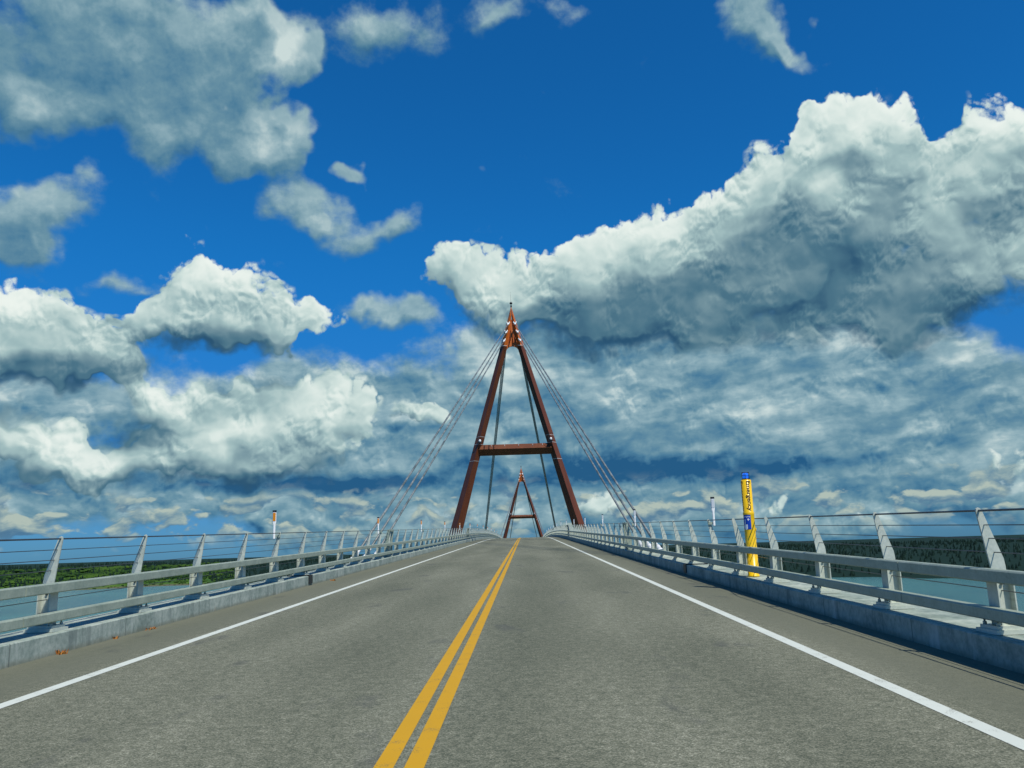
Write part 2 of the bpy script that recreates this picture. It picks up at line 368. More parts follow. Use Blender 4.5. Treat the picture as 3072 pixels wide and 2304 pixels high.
def asphalt_fn(q, b, nt):
    p = oc(q)
    x, y, z = q.sep(p)
    agg = q.voro(p, 88.0, feature='F1', out='Color')
    ar, ag, ab = q.sep(agg)
    fine = q.noise(p, 120.0, 3, 0.7)
    mid = q.noise(p, 9.0, 4, 0.6)
    big = q.noise(q.v('MULTIPLY', p, (1.0, 0.22, 1)), 0.55, 5, 0.6)
    # chip seal: pale and dark stones in grey binder
    s = q.add(q.mul(q.sub(ar, 0.5), 0.50), q.mul(q.sub(fine, 0.5), 0.95))
    s = q.add(s, q.add(q.mul(q.sub(mid, 0.5), 0.45), q.mul(q.sub(big, 0.5), 0.40)))
    # smoother, paler wheel tracks and shoulders
    track = q.mul(q.m('COSINE', q.mul(q.m('ABSOLUTE', x), 3.2)), 0.03)
    sh = q.rng(q.m('ABSOLUTE', x), 4.05, 4.7, 0.0, 1.0)
    s = q.mul(s, q.sub(1.0, q.mul(sh, 0.55)))
    lev = q.add(q.add(0.5, s), track)
    col = q.ramp(lev, [(0.0, (0.020, 0.030, 0.018)), (0.28, (0.078, 0.088, 0.060)), (0.52, (0.140, 0.146, 0.102)), (0.78, (0.215, 0.219, 0.158)), (1.0, (0.45, 0.45, 0.35))])
    col = q.mix(q.mul(sh, 0.35), col, c4(0.122, 0.131, 0.097))
    # oil drips and old stains
    st = q.rng(q.noise(q.v('MULTIPLY', p, (1, 0.4, 1)), 1.1, 5, 0.6), 0.62, 0.75)
    col = q.mix(q.mul(st, 0.5), col, c4(0.06, 0.065, 0.06))
    # dust washed against the kerbs
    du = q.mul(q.rng(q.m('ABSOLUTE', x), 5.0, 5.45), q.rng(q.noise(p, 2.5, 4, 0.6), 0.3, 0.7))
    col = q.mix(q.mul(du, 0.5), col, c4(0.145, 0.148, 0.112))
    nt.links.new(col, b.inputs['Base Color'])
    b.inputs['Roughness'].default_value = 0.85
    bump(q, b, q.add(q.mul(ar, 0.5), fine), 0.5, 0.006)
M_ASPHALT = mat('asphalt', rough=0.9, fn=asphalt_fn, spec=0.25)

def paint_fn(base, worn, thr):
    def fn(q, b, nt):
        p = oc(q)
        n = q.add(q.mul(q.noise(p, 70.0, 3, 0.7), 0.55), q.mul(q.noise(p, 5.0, 4, 0.6), 0.55))
        col = q.mix(q.rng(n, thr, thr + 0.13), c4(*base), c4(*worn))
        col = q.mix(q.mul(q.noise(p, 1.2, 3), 0.35), col, c4(*[c * 0.72 for c in base]))
        nt.links.new(col, b.inputs['Base Color'])
        bump(q, b, q.noise(p, 85.0, 3, 0.7), 0.35, 0.004)
    return fn
M_WHITE = mat('white_road_paint', rough=0.7, fn=paint_fn((0.58, 0.62, 0.55), (0.22, 0.22, 0.18), 0.62))
M_YELLOW = mat('yellow_road_paint', rough=0.7, fn=paint_fn((0.53, 0.285, 0.001), (0.20, 0.15, 0.05), 0.63))

def concrete_fn(q, b, nt):
    p = oc(q)
    x, y, z = q.sep(p)
    n = q.add(q.mul(N3(q, p, 1.3, 6, 0.65), 0.6), q.mul(N3(q, p, 14.0, 5, 0.65), 0.4))
    col = q.ramp(n, [(0.28, (0.085, 0.125, 0.110)), (0.44, (0.22, 0.275, 0.238)), (0.58, (0.36, 0.41, 0.355)), (0.76, (0.55, 0.58, 0.50))])
    drip = q.rng(N3(q, q.v('MULTIPLY', p, (3, 4.0, 0.5)), 1.0, 5, 0.62), 0.52, 0.68)
    col = q.mix(q.mul(drip, 0.62), col, c4(0.12, 0.155, 0.145))
    hh = q.sub(z, q.mul(y, 0.026))
    gr = q.mul(q.rng(q.add(hh, q.mul(q.sub(N3(q, p, 3.0, 4, 0.6), 0.5), 0.10)), 0.0, 0.09, 1.0, 0.0), q.m('LESS_THAN', y, 95.0))
    col = q.mix(q.mul(gr, 0.6), col, c4(0.15, 0.15, 0.10))
    # formwork joints every three metres
    fr = q.m('FRACT', q.mul(y, 0.3333))
    jt = q.m('LESS_THAN', q.m('ABSOLUTE', q.sub(fr, 0.5)), 0.004)
    col = q.mix(q.mul(jt, 0.7), col, c4(0.10, 0.12, 0.11))
    pale = q.rng(N3(q, q.v('MULTIPLY', p, (3, 2.2, 0.6)), 1.0, 4, 0.6), 0.60, 0.72)
    col = q.mix(q.mul(pale, 0.5), col, c4(0.60, 0.63, 0.58))
    rust = q.rng(N3(q, p, 0.9, 4, 0.7), 0.66, 0.76)
    col = q.mix(q.mul(rust, 0.25), col, c4(0.36, 0.22, 0.10))
    nt.links.new(col, b.inputs['Base Color'])
    bump(q, b, N3(q, p, 30.0, 4, 0.6), 0.25, 0.006)
M_CONC = mat('kerb_concrete', rough=0.85, fn=concrete_fn, spec=0.3)

def galv_fn(lo, hi):
    def fn(q, b, nt):
        p = oc(q)
        geo = q.n('ShaderNodeObjectInfo')
        pw = q.n('ShaderNodeNewGeometry').outputs['Position']
        n = q.add(q.mul(N3(q, pw, 4.0, 5, 0.65), 0.55), q.mul(N3(q, pw, 28.0, 4, 0.6), 0.45))
        col = q.ramp(n, [(0.3, lo), (0.7, hi)])
        st = q.rng(N3(q, q.v('MULTIPLY', pw, (2, 2.2, 9.0)), 1.3, 5, 0.65), 0.58, 0.72)
        col = q.mix(q.mul(st, 0.45), col, c4(0.22, 0.23, 0.17))
        nt.links.new(col, b.inputs['Base Color'])
        nt.links.new(q.rng(n, 0.3, 0.7, 0.45, 0.62), b.inputs['Roughness'])
    return fn
M_GALV = mat('galvanised_steel', rough=0.5, metal=0.25, fn=galv_fn((0.20, 0.26, 0.21), (0.42, 0.475, 0.385)))
M_POST = mat('galvanised_post_steel', rough=0.5, metal=0.15, fn=galv_fn((0.36, 0.415, 0.36), (0.58, 0.615, 0.535)))
M_DARKSTEEL = mat('dark_steel', (0.035, 0.04, 0.042), 0.5, 0.6)
M_WIRE = mat('wire_rope', (0.10, 0.11, 0.12), 0.45, 0.7)
M_CABLE = mat('stay_cable_sheath', rough=0.45, fn=lambda q, b, nt: nt.links.new(
    q.ramp(N3(q, q.n('ShaderNodeNewGeometry').outputs['Position'], 1.6, 3, 0.6), [(0.35, (0.08, 0.10, 0.10)), (0.68, (0.22, 0.245, 0.245))]), b.inputs['Base Color']))
M_SOCKET = mat('white_socket_paint', rough=0.4, fn=lambda q, b, nt: nt.links.new(
    q.ramp(N3(q, oc(q), 5.0, 4, 0.6), [(0.3, (0.62, 0.65, 0.64)), (0.7, (0.84, 0.85, 0.83))]), b.inputs['Base Color']))

def rust_fn(a, c, d):
    def fn(q, b, nt):
        p = oc(q)
        n = q.add(q.mul(N3(q, q.v('MULTIPLY', p, (1, 1, 0.25)), 1.2, 6, 0.65), 0.6), q.mul(N3(q, p, 8.0, 4, 0.6), 0.4))
        col = q.ramp(n, [(0.3, a), (0.52, c), (0.75, d)])
        nt.links.new(col, b.inputs['Base Color'])
    return fn
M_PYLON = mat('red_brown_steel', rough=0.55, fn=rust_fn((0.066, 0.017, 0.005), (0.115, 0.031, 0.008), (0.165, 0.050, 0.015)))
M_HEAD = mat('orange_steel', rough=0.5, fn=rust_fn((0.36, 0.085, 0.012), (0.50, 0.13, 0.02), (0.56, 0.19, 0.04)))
M_SEAM = mat('splice_metal', (0.55, 0.52, 0.48), 0.5, 0.2)

M_DELWHITE = mat('delineator_white', (0.80, 0.81, 0.80), 0.45)
M_AMBER = mat('amber_reflector', (0.62, 0.22, 0.008), 0.3)
M_SILVER = mat('silver_reflector', (0.60, 0.62, 0.63), 0.3, 0.2)
M_BLACK = mat('black_plastic', (0.012, 0.013, 0.015), 0.45)
M_PHONE = mat('yellow_enamel', rough=0.32, fn=lambda q, b, nt: nt.links.new(
    q.ramp(q.add(q.mul(N3(q, oc(q), 3.0, 5, 0.6), 0.7), q.mul(N3(q, oc(q), 40.0, 2), 0.3)), [(0.3, (0.70, 0.41, 0.004)), (0.65, (0.84, 0.53, 0.008))]), b.inputs['Base Color']))
M_SIGNBLUE = mat('sign_blue', (0.006, 0.055, 0.42), 0.35)
M_SIGNWHITE = mat('sign_white', (0.82, 0.84, 0.86), 0.4)
M_INK = mat('black_lettering', (0.01, 0.01, 0.01), 0.5)
def lamp_fn(q, b, nt):
    b.inputs['Emission Color'].default_value = (0.02, 0.22, 1.0, 1)
    b.inputs['Emission Strength'].default_value = 0.55
M_LAMP = mat('blue_lamp_glass', (0.01, 0.08, 0.55), 0.12, fn=lamp_fn)

def water_fn(q, b, nt):
    p = q.n('ShaderNodeNewGeometry').outputs['Position']
    x, y, z = q.sep(p)
    n = q.noise(q.v('MULTIPLY', p, (1, 0.5, 1)), 0.012, 5, 0.6)
    col = q.ramp(n, [(0.3, (0.012, 0.085, 0.10)), (0.7, (0.035, 0.145, 0.14))])
    nt.links.new(col, b.inputs['Base Color'])
    b.inputs['Roughness'].default_value = 0.22
    b.inputs['IOR'].default_value = 1.33
    rip = q.add(q.noise(q.v('MULTIPLY', p, (1, 1.6, 1)), 0.5, 5, 0.65), q.mul(q.noise(p, 0.06, 3, 0.5), 2.0))
    bump(q, b, rip, 0.55, 0.5)
M_WATER = mat('river_water', rough=0.2, fn=water_fn, spec=0.35)

def land_fn(q, b, nt):
    p = q.n('ShaderNodeNewGeometry').outputs['Position']
    x, y, z = q.sep(p)
    n = q.add(q.mul(q.noise(p, 0.02, 6, 0.65), 0.6), q.mul(q.noise(p, 0.15, 4, 0.6), 0.4))
    g = q.ramp(n, [(0.3, (0.022, 0.070, 0.012)), (0.5, (0.045, 0.115, 0.014)), (0.68, (0.11, 0.165, 0.02))])
    h = q.add(z, q.mul(q.sub(n, 0.5), 6.0))
    col = q.mix(q.rng(h, -24.6, -23.2), c4(0.10, 0.10, 0.06), g)
    col = q.mix(q.rng(h, -14.5, -10.0), col, c4(0.010, 0.028, 0.018))
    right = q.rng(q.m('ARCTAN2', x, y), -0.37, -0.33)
    col = q.mix(q.mul(right, q.rng(z, -25.3, -24.95)), col, c4(0.008, 0.024, 0.018))  # right bank ground matches the spruce, cloud shadow painted into its colour
    nt.links.new(col, b.inputs['Base Color'])
M_LAND = mat('bank_vegetation', rough=0.95, fn=land_fn, spec=0.1)
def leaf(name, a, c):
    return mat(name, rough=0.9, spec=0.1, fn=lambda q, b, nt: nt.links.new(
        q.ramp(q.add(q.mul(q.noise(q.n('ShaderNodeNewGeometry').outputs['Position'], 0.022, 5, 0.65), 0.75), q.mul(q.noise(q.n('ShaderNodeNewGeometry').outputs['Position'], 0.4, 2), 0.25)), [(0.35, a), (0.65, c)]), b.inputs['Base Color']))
M_SPRUCE = leaf('shaded_spruce_needles', (0.005, 0.017, 0.014), (0.011, 0.028, 0.018))  # extra dark green: the cloud shadow over the woods is put into the colour
M_SHRUB = leaf('shrub_leaves', (0.006, 0.026, 0.010), (0.048, 0.100, 0.014))
M_WEED = mat('dry_orange_leaves', rough=0.8, fn=lambda q, b, nt: nt.links.new(
    q.ramp(N3(q, oc(q), 30.0, 2), [(0.3, (0.26, 0.07, 0.008)), (0.7, (0.36, 0.16, 0.02))]), b.inputs['Base Color']))

# ------------------------------------------------------------------ the setting: river, banks, deck, road, kerbs
WATER_Z = -25.0
m = MB()
pol = [(a, r) for r in (30, 200, 600, 1500, 5000, 30000) for a in range(-180, 180, 6)]
m.poly([(r * math.sin(math.radians(a)), r * math.cos(math.radians(a)), WATER_Z) for a, r in pol],
       [(k * 60 + i, k * 60 + (i + 1) % 60, (k + 1) * 60 + (i + 1) % 60, (k + 1) * 60 + i) for k in range(5) for i in range(60)]
       + [tuple(range(60))])
kind(m.build('river', M_WATER))

def interp(t, xs, ys):
    if t <= xs[0]: return ys[0]
    for k in range(len(xs) - 1):
        if t <= xs[k + 1]:
            u = (t - xs[k]) / (xs[k + 1] - xs[k]); u = u * u * (3 - 2 * u)
            return ys[k] + (ys[k + 1] - ys[k]) * u
    return ys[-1]
def wob(a, s): return math.sin(a * 0.37 + s) + 0.6 * math.sin(a * 1.13 + 2.1 * s) + 0.35 * math.sin(a * 2.9 + 0.7 * s)
def shore(a):
    """Distance to the far shore at azimuth a (degrees, 0 = straight along the bridge)."""
    return interp(a, [-110, -60, -33, -24, -15, 0, 12, 20, 31, 60, 110], [2500, 1300, 880, 960, 900, 860, 720, 650, 610, 900, 2200]) + 9 * wob(a, 1.0)
def land_z(a, d):
    """Ground height d metres beyond the shore."""
    left = a < 0
    h = interp(d, [-30, 0, 40, 160, 420, 900], [-26.5, -25.0, -22.8, -19.8, -8.0, -4.0] if left else [-26.5, -25.0, -20.0, -13.0, -6.5, -4.0])
    return h + (0.5 * wob(a * 2 + d * 0.05, 3.0) if d > 20 else 0.0)
m = MB()
az_ = [-112 + k for k in range(225)]
ds = [-30, 0, 15, 40, 90, 160, 260, 420, 900, 3000, 9000, 25000]
m.poly([((shore(a) + d) * math.sin(math.radians(a)), (shore(a) + d) * math.cos(math.radians(a)), land_z(a, d)) for d in ds for a in az_],
       [(k * 225 + i, k * 225 + i + 1, (k + 1) * 225 + i + 1, (k + 1) * 225 + i) for k in range(len(ds) - 1) for i in range(224)], True)
kind(m.build('terrain', M_LAND))

Y0, Y1 = -60.0, 420.0
def strip(mb, x0, x1, dz, y0=Y0, y1=Y1, step=5.0):
    ys = stations(y0, y1, step)
    mb.poly([(x, y, road_z(y) + dz) for y in ys for x in (x0, x1)],
            [(2 * k, 2 * k + 1, 2 * k + 3, 2 * k + 2) for k in range(len(ys) - 1)])
def profile(mb, pts, y0=Y0, y1=Y1, step=5.0):
    """Sweeps a closed outline (x, height) along the road."""
    mb.loft([[(x, y, road_z(y) + z) for x, z in pts] for y in stations(y0, y1, step)])
m = MB(); profile(m, [(-6.22, -0.32), (6.22, -0.32), (6.22, -0.012), (-6.22, -0.012)])
kind(m.build('bridge_deck', M_CONC))
m = MB(); strip(m, -5.5, 5.5, 0.0)
kind(m.build('road', M_ASPHALT))
for x0, x1 in ((-4.135, -3.985), (3.985, 4.135)):
    m = MB(); strip(m, x0, x1, 0.004)
    kind(m.build('edge_line', M_WHITE))
for x0, x1 in ((-0.165, -0.035), (0.035, 0.165)):
    m = MB(); strip(m, x0, x1, 0.004)
    kind(m.build('centre_line', M_YELLOW))
KH = 0.275                      # kerb height
JOINT = 24.9                    # where the kerbs are broken by a movement joint
for s in (-1, 1):
    m = MB()
    prof = [(s * 5.475, -0.01), (s * 5.475, KH - 0.012), (s * 5.487, KH), (s * 6.25, KH), (s * 6.25, -0.01)]
    profile(m, prof, Y0, JOINT - 0.03); profile(m, prof, JOINT + 0.03, 41.0); profile(m, prof, 41.04, Y1)
    kind(m.build('kerb', M_CONC))
    m = MB(); y = JOINT; z = road_z(y)
    m.box(*sorted((s * 5.48, s * 6.1)), y - 0.22, y + 0.22, z + KH + 0.002, z + KH + 0.022)
    m.box(*(sorted((s * 5.45, s * 5.472))), y - 0.2, y + 0.2, z + 0.05, z + KH + 0.02)
    o = m.build('joint_cover', M_DARKSTEEL)
    tag(o, 'dark steel plate over the gap in the ' + ('left kerb, beside orange dirt' if s < 0 else 'right kerb, past the yellow emergency phone'), 'joint plate', 'kerb joint plates')

# far bank woods: one mass of spruce with cloud shadow darkened into its colour, and low green scrub along the left shore
def polar(a, r, z): return (r * math.sin(math.radians(a)), r * math.cos(math.radians(a)), z)
def spruce(mb, p, h, r):
    n = 5
    for k, (z0, z1, rr) in enumerate(((0.08, 0.5, 1.0), (0.32, 0.78, 0.72), (0.6, 1.0, 0.42))):
        t0 = random.random() * 6
        base = [(p[0] + r * rr * random.uniform(0.7, 1.2) * math.cos(t0 + i * 2 * math.pi / n), p[1] + r * rr * random.uniform(0.7, 1.2) * math.sin(t0 + i * 2 * math.pi / n), p[2] + h * (z0 + random.uniform(-0.04, 0.04))) for i in range(n)]
        mb.poly(base + [(p[0], p[1], p[2] + h * z1)], [(i, (i + 1) % n, n) for i in range(n)])
def shrub(mb, p, h, r):
    for k in range(3):
        c = (p[0] + random.uniform(-r, r) * 0.6, p[1] + random.uniform(-r, r) * 0.6, p[2] + h * random.uniform(0.35, 0.6))
        rr = r * random.uniform(0.5, 0.8); t0 = random.random() * 6
        ring = lambda q, z: [(c[0] + rr * q * random.uniform(0.8, 1.15) * math.cos(t0 + i * math.pi / 3), c[1] + rr * q * random.uniform(0.8, 1.15) * math.sin(t0 + i * math.pi / 3), c[2] + z * h) for i in range(6)]
        mb.loft([ring(0.6, -0.35), ring(1.0, 0.0), ring(0.5, 0.33)])
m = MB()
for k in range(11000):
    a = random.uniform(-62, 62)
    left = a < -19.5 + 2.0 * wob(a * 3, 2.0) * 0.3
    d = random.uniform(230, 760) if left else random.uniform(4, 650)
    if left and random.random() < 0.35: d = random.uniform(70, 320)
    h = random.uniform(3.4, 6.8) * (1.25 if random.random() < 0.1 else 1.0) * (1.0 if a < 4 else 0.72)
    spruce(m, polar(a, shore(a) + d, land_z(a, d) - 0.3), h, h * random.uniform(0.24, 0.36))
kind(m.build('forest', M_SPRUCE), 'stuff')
m = MB()
for k in range(5200):
    a = random.uniform(-62, -18.5)
    d = random.uniform(4, 400)
    h = random.uniform(1.2, 3.0) * min(0.5 + d / 190, 1.7)
    shrub(m, polar(a, shore(a) + d, land_z(a, d) - 0.2), h, h * random.uniform(0.8, 1.4))
kind(m.build('shrubbery', M_SHRUB), 'stuff')

# ------------------------------------------------------------------ railings
STEP = 2.645
N_POST = 92
PHONE_Y, PHONE_X = 18.78, 5.82
def plate_x(z): return 5.668 + (1.53 - z) * 0.235 if z > 0.95 else 5.795    # where the wires pass each post
def post_mesh(s):
    m = MB()
    fx = lambda a, b: sorted((s * a, s * b))
    m.box(*fx(5.705, 5.719), -0.10, 0.10, 0.08, 0.64)                   # road-side flange
    m.box(*fx(5.872, 5.886), -0.10, 0.10, 0.08, 0.62)                   # outer flange
    m.prism_xz([(s * x, z) for x, z in ((5.720, 0.08), (5.871, 0.08), (5.871, 0.67), (5.862, 0.75), (5.704, 1.245), (5.688, 1.275), (5.665, 1.285), (5.645, 1.272), (5.640, 1.24), (5.720, 0.65))], -0.011, 0.011)
    return m.data('post', M_POST)
def plate_mesh(s):
    m = MB()
    m.box(*sorted((s * 5.585, s * 5.985)), -0.20, 0.20, 0.0, 0.045)
    m.box(*sorted((s * 5.615, s * 5.955)), -0.165, 0.165, 0.0455, 0.08)
    for bx in (5.65, 5.925):
        for by in (-0.13, 0.13): m.lathe([(0.022, 0), (0.022, 0.03), (0.012, 0.031), (0.012, 0.06)], 6, (s * bx, by, 0.08))
    return m.data('base_plate', M_POST)
rail_groups = 'steel railings along the kerbs'
for s in (-1, 1):
    start = 11.81 - 2 * STEP if s < 0 else 9.02 - STEP
    rl = empty('bridge_railing', (0, 0, 0))
    tag(rl, 'grey steel railing with sunlit box rails along the kerb where delineators show amber' if s < 0 else
        'grey steel railing with shaded box rails that passes in front of the yellow emergency phone', 'railing', rail_groups)
    pm, bm_ = post_mesh(s), plate_mesh(s)
    mb = MB(); mb.tube([(s * 5.80, -0.011, 0.50), (s * 5.80, -0.036, 0.50)], 0.018, 6)
    bolt = mb.data('bolt', M_DARKSTEEL)
    for k in range(N_POST):
        y = start + k * STEP
        p = link('post', pm, rl, (0, y, road_z(y) + KH))
        link('base_plate', bm_, p)
        if k < 16: link('bolt', bolt, p)
    y_a, y_b = -14.0, start + (N_POST - 0.6) * STEP
    for z0, z1 in ((0.413, 0.54), (0.797, 0.93)):
        m = MB(); x0, x1 = sorted((s * 5.57, s * 5.702))
        y = y_a + 1.1; seg = 3 * STEP
        while y < y_b:
            e = min(y + seg, y_b)
            ys = stations(y + 0.008, e - 0.008, STEP)
            ch = 0.014
            sec = [(x0 + ch, z0), (x1 - ch, z0), (x1, z0 + ch), (x1, z1 - ch), (x1 - ch, z1), (x0 + ch, z1), (x0, z1 - ch), (x0, z0 + ch)]
            m.loft([[(x, q_, road_z(q_) + z) for x, z in sec] for q_ in ys])
            ys = (e - 0.05, e + 0.05)
            m.loft([[(x, q_, road_z(q_) + z) for x, z in ((x0 + 0.02, z0 + 0.02), (x1 - 0.02, z0 + 0.02), (x1 - 0.02, z1 - 0.02), (x0 + 0.02, z1 - 0.02))] for q_ in ys])
            y = e
        m.build('rail', M_GALV, rl)
    for z, r in ((1.525, 0.0125), (1.375, 0.006), (1.235, 0.006), (1.09, 0.006), (0.70, 0.006)):
        m = MB(); pts = []
        for y in stations(y_a, y_b, STEP / 2):
            pts.append((s * plate_x(z), y, road_z(y) + z))
        if s > 0:                                                        # the wires pass just outside the emergency phone
            pts = [p for p in pts if abs(p[1] - PHONE_Y) > 1.2]
            pts.append((PHONE_X + 0.145, PHONE_Y, road_z(PHONE_Y) + z)); pts.sort(key=lambda p: p[1])
        m.tube(pts, r, 6)
        m.build('top_cable' if z > 1.5 else 'wire', M_WIRE, rl)
    # paired posts tied across the movement joints
    for yj in (41.0, 97.0):
        m = MB()
        for yy in (yj - 0.62, yj + 0.62):
            z = road_z(yy)
            m.prism_xz([(s * x, z + q_) for x, q_ in ((5.705, KH + 0.02), (5.886, KH + 0.02), (5.886, 0.98), (5.73, 1.56), (5.63, 1.56), (5.705, 0.95))], yy - 0.05, yy + 0.05)
        z = road_z(yj)
        m.box(*sorted((s * 5.63, s * 5.73)), yj - 0.575, yj + 0.575, z + 1.47, z + 1.55)
        m.build('joint_frame', M_GALV, rl)

# ------------------------------------------------------------------ delineators on the railing posts
ORD = ['nearest', 'second', 'third', 'fourth', 'fifth', 'sixth', 'seventh', 'eighth', 'ninth', 'tenth', 'eleventh', 'twelfth', 'thirteenth']
def delineator_parts(front):
    b = MB()
    prof = [(0.028, 0.0), (0.028, 0.34), (0.046, 0.43), (0.046, 0.70)]
    b.loft([[(w, -0.012, z), (w * 0.55, -0.021, z), (-w * 0.55, -0.021, z), (-w, -0.012, z), (-w, 0.012, z), (w, 0.012, z)] for w, z in prof])
    c = MB(); c.box(-0.049, 0.049, -0.026, 0.016, 0.70, 0.745)
    r = MB(); r.box(-0.036, 0.036, -0.0265, -0.0212, 0.46, 0.68)
    k = MB(); k.box(-0.035, 0.035, 0.0125, 0.045, 0.02, 0.09)
    return b.data('body', M_DELWHITE, 0.003), c.data('cap', M_BLACK), r.data('reflector', M_AMBER if front else M_SILVER), k.data('bracket', M_GALV)
for s in (-1, 1):
    B, Cc, Rr, Kk = delineator_parts(s < 0)
    first = 11.81 + 4 * STEP if s < 0 else 9.02 + 5 * STEP
    for k in range(12):
        y = first + 6 * STEP * k
        d = empty('delineator', (s * 5.80, y - 0.06, road_z(y) + 1.38))
        place = ORD[k] + (' along the row' if k else ' of the row')
        tag(d, ('white delineator with amber panel on the left railing, ' if s < 0 else
                'white delineator with pale panel on the right railing, ') + place, 'delineator',
            'white delineators on the ' + ('left' if s < 0 else 'right') + ' railing')
        for n_, da in (('body', B), ('cap', Cc), ('reflector', Rr)): link(n_, da, d)
        mm = MB(); mm.box(*sorted((-s * 0.03, -s * 0.15)), 0.0125, 0.047, 0.03, 0.10)
        mm.build('bracket', M_GALV, d)

# ------------------------------------------------------------------ pylons
def leg_ring(cx, hw, dy, z, s):
    """Six-sided leg section with a ridge towards the traffic."""
    return [(cx - hw, -0.10, z), (cx - 0.02 * s, -dy, z), (cx + hw, -0.10, z), (cx + hw, 0.10, z), (cx - 0.02 * s, dy, z), (cx - hw, 0.10, z)]
def make_pylon(Y, label):
    zb = road_z(Y)
    t = empty('bridge_pylon', (0, Y, zb))
    tag(t, label, 'pylon', 'steel bridge pylons')
    def lx(z): return 6.77 - (z - 1.73) * (6.77 - 0.98) / (22.35 - 1.73)
    def lw(z): return interp_lin(z, [-30, 1.73, 9.8, 22.35], [0.98, 0.69, 0.515, 0.40])
    def ld(z): return interp_lin(z, [-30, 1.73, 9.8, 22.35], [1.4, 1.05, 0.85, 0.66])
    for s in (-1, 1):
        m = MB()
        m.loft([leg_ring(s * lx(z), lw(z), ld(z), z, s) for z in (-26.0 - zb * 0.5, -8.0, 1.73, 9.8, 22.30)])
        lg = m.build('leg', M_PYLON, t)
        for z in (9.0, 10.9, 11.75):                                     # splice bands round the leg
            mb = MB(); w, dd = lw(z) + 0.012, ld(z) + 0.012
            mb.loft([leg_ring(s * lx(z + q_), w, dd, z + q_, s) for q_ in (-0.02, 0.02)])
            mb.build('splice_band', M_SEAM, lg)
    # cross beam: ridge in front, upper face to the light, lower face in shade
    m = MB()
    xa, xb = lx(10.2) - 0.2, lx(10.2) - 0.2
    prof = [(-0.12, 10.86), (-0.72, 10.28), (-0.1, 9.62), (0.1, 9.62), (0.72, 10.28), (0.12, 10.86)]
    m.loft([[(x, y, z) for y, z in prof] for x in (-xa, -xa * 0.5, 0, xa * 0.5, xb)])
    bmo = m.build('cross_beam', M_PYLON, t)
    m = MB()
    for x in (-2.7, -1.2, 0.4, 2.0, 3.1): m.box(x - 0.025, x + 0.025, -0.46, -0.42, 10.60, 10.80)
    m.build('splice_band', M_SEAM, bmo)
    # small service brackets with lamps above the beam
    for s in (-1, 1):
        m = MB(); cx = s * (lx(11.4) - 0.02)
        m.box(cx - 0.24, cx + 0.24, -1.12, -0.55, 11.02, 11.07)
        for dx in (-0.24, 0.21):
            m.box(cx + dx, cx + dx + 0.03, -1.12, -1.09, 11.07, 11.9)
        m.box(cx - 0.24, cx + 0.24, -1.12, -1.09, 11.88, 11.91)
        m.box(cx - 0.24, cx + 0.24, -1.118, -1.092, 11.48, 11.51)
        pf = m.build('service_platform', M_DARKSTEEL, t)
        m = MB(); m.lathe([(0.05, 0), (0.14, 0.05), (0.15, 0.2), (0.08, 0.32), (0.0, 0.34)], 12, (cx + 0.05, -0.98, 11.07))
        m.build('lamp', M_SOCKET, pf)
    # head: the two legs draw together into one point
    hd = MB()
    for s in (-1, 1):
        rings = []
        for z, xo, xi, dd in ((22.302, 1.40, 0.60, 0.70), (23.6, 1.03, 0.40, 0.62), (25.0, 0.63, 0.16, 0.50), (26.1, 0.31, 0.012, 0.36), (27.12, 0.035, 0.006, 0.10)):
            xm = (xo * 0.45 + xi * 0.55)
            rings.append([(s * xi, -0.12, z), (s * xm, -dd, z), (s * xo, -0.10, z), (s * xo, 0.10, z), (s * xm, dd, z), (s * xi, 0.12, z)])
        hd.loft(rings)
    ho = hd.build('head', M_HEAD, t)
    m = MB()                                                             # infill plate with the round arch below
    arc = [(0.74 * math.cos(a), 21.72 + 0.66 * math.sin(a)) for a in [math.pi * k / 14 for k in range(15)]]
    m.prism_xz([(0.86, 21.72)] + [(0.62, 22.9), (0.06, 25.6), (-0.06, 25.6), (-0.62, 22.9), (-0.86, 21.72)] + arc[::-1], -0.115, 0.115)
    m.build('infill_plate', M_HEAD, ho)
    m = MB()
    for x0, x1, z0, z1 in ((-0.42, -0.28, 22.85, 25.2), (0.02, 0.16, 22.7, 24.3), (0.46, 0.56, 22.7, 23.9)):
        m.poly([(x0, -0.118, z0), (x1, -0.46, z0), (x1 * 0.3, -0.118, z1), (x0 + 0.02, -0.118, z0), (x1 + 0.02, -0.46, z0), (x1 * 0.3 + 0.02, -0.118, z1)],
               [(0, 1, 2), (5, 4, 3), (0, 3, 4, 1), (1, 4, 5, 2), (2, 5, 3, 0)])
    m.build('stiffener', M_HEAD, ho)
    m = MB()
    for s in (-1, 1): m.box(*sorted((s * 0.62, s * 1.30)), -0.735, -0.70, 22.29, 22.35)
    m.build('splice_band', M_SEAM, ho)
    # beacon and lightning needle
    m = MB()
    m.tube([(0, 0, 27.08), (0, 0, 27.62)], 0.035, 8); m.box(-0.09, 0.09, -0.09, 0.09, 27.16, 27.36)
    m.lathe([(0.05, 27.5), (0.16, 27.56), (0.17, 27.64), (0.15, 27.72), (0.05, 27.78)], 12)
    bo = m.build('beacon', M_DARKSTEEL, t)
    m = MB(); m.tube([(0, 0, 27.78), (-0.03, 0, 28.4), (-0.06, 0, 29.05)], [0.016, 0.011, 0.006], 6)
    m.build('needle', M_DARKSTEEL, bo)
    return t
def interp_lin(t, xs, ys):
    if t <= xs[0]: return ys[0]
    for k in range(len(xs) - 1):
        if t <= xs[k + 1]: return ys[k] + (ys[k + 1] - ys[k]) * (t - xs[k]) / (xs[k + 1] - xs[k])
    return ys[-1]
PY1, PY2 = 95.0, 292.0
make_pylon(PY1, 'tall red-brown steel pylon shaped like the letter A straddling the road, nearer and larger')
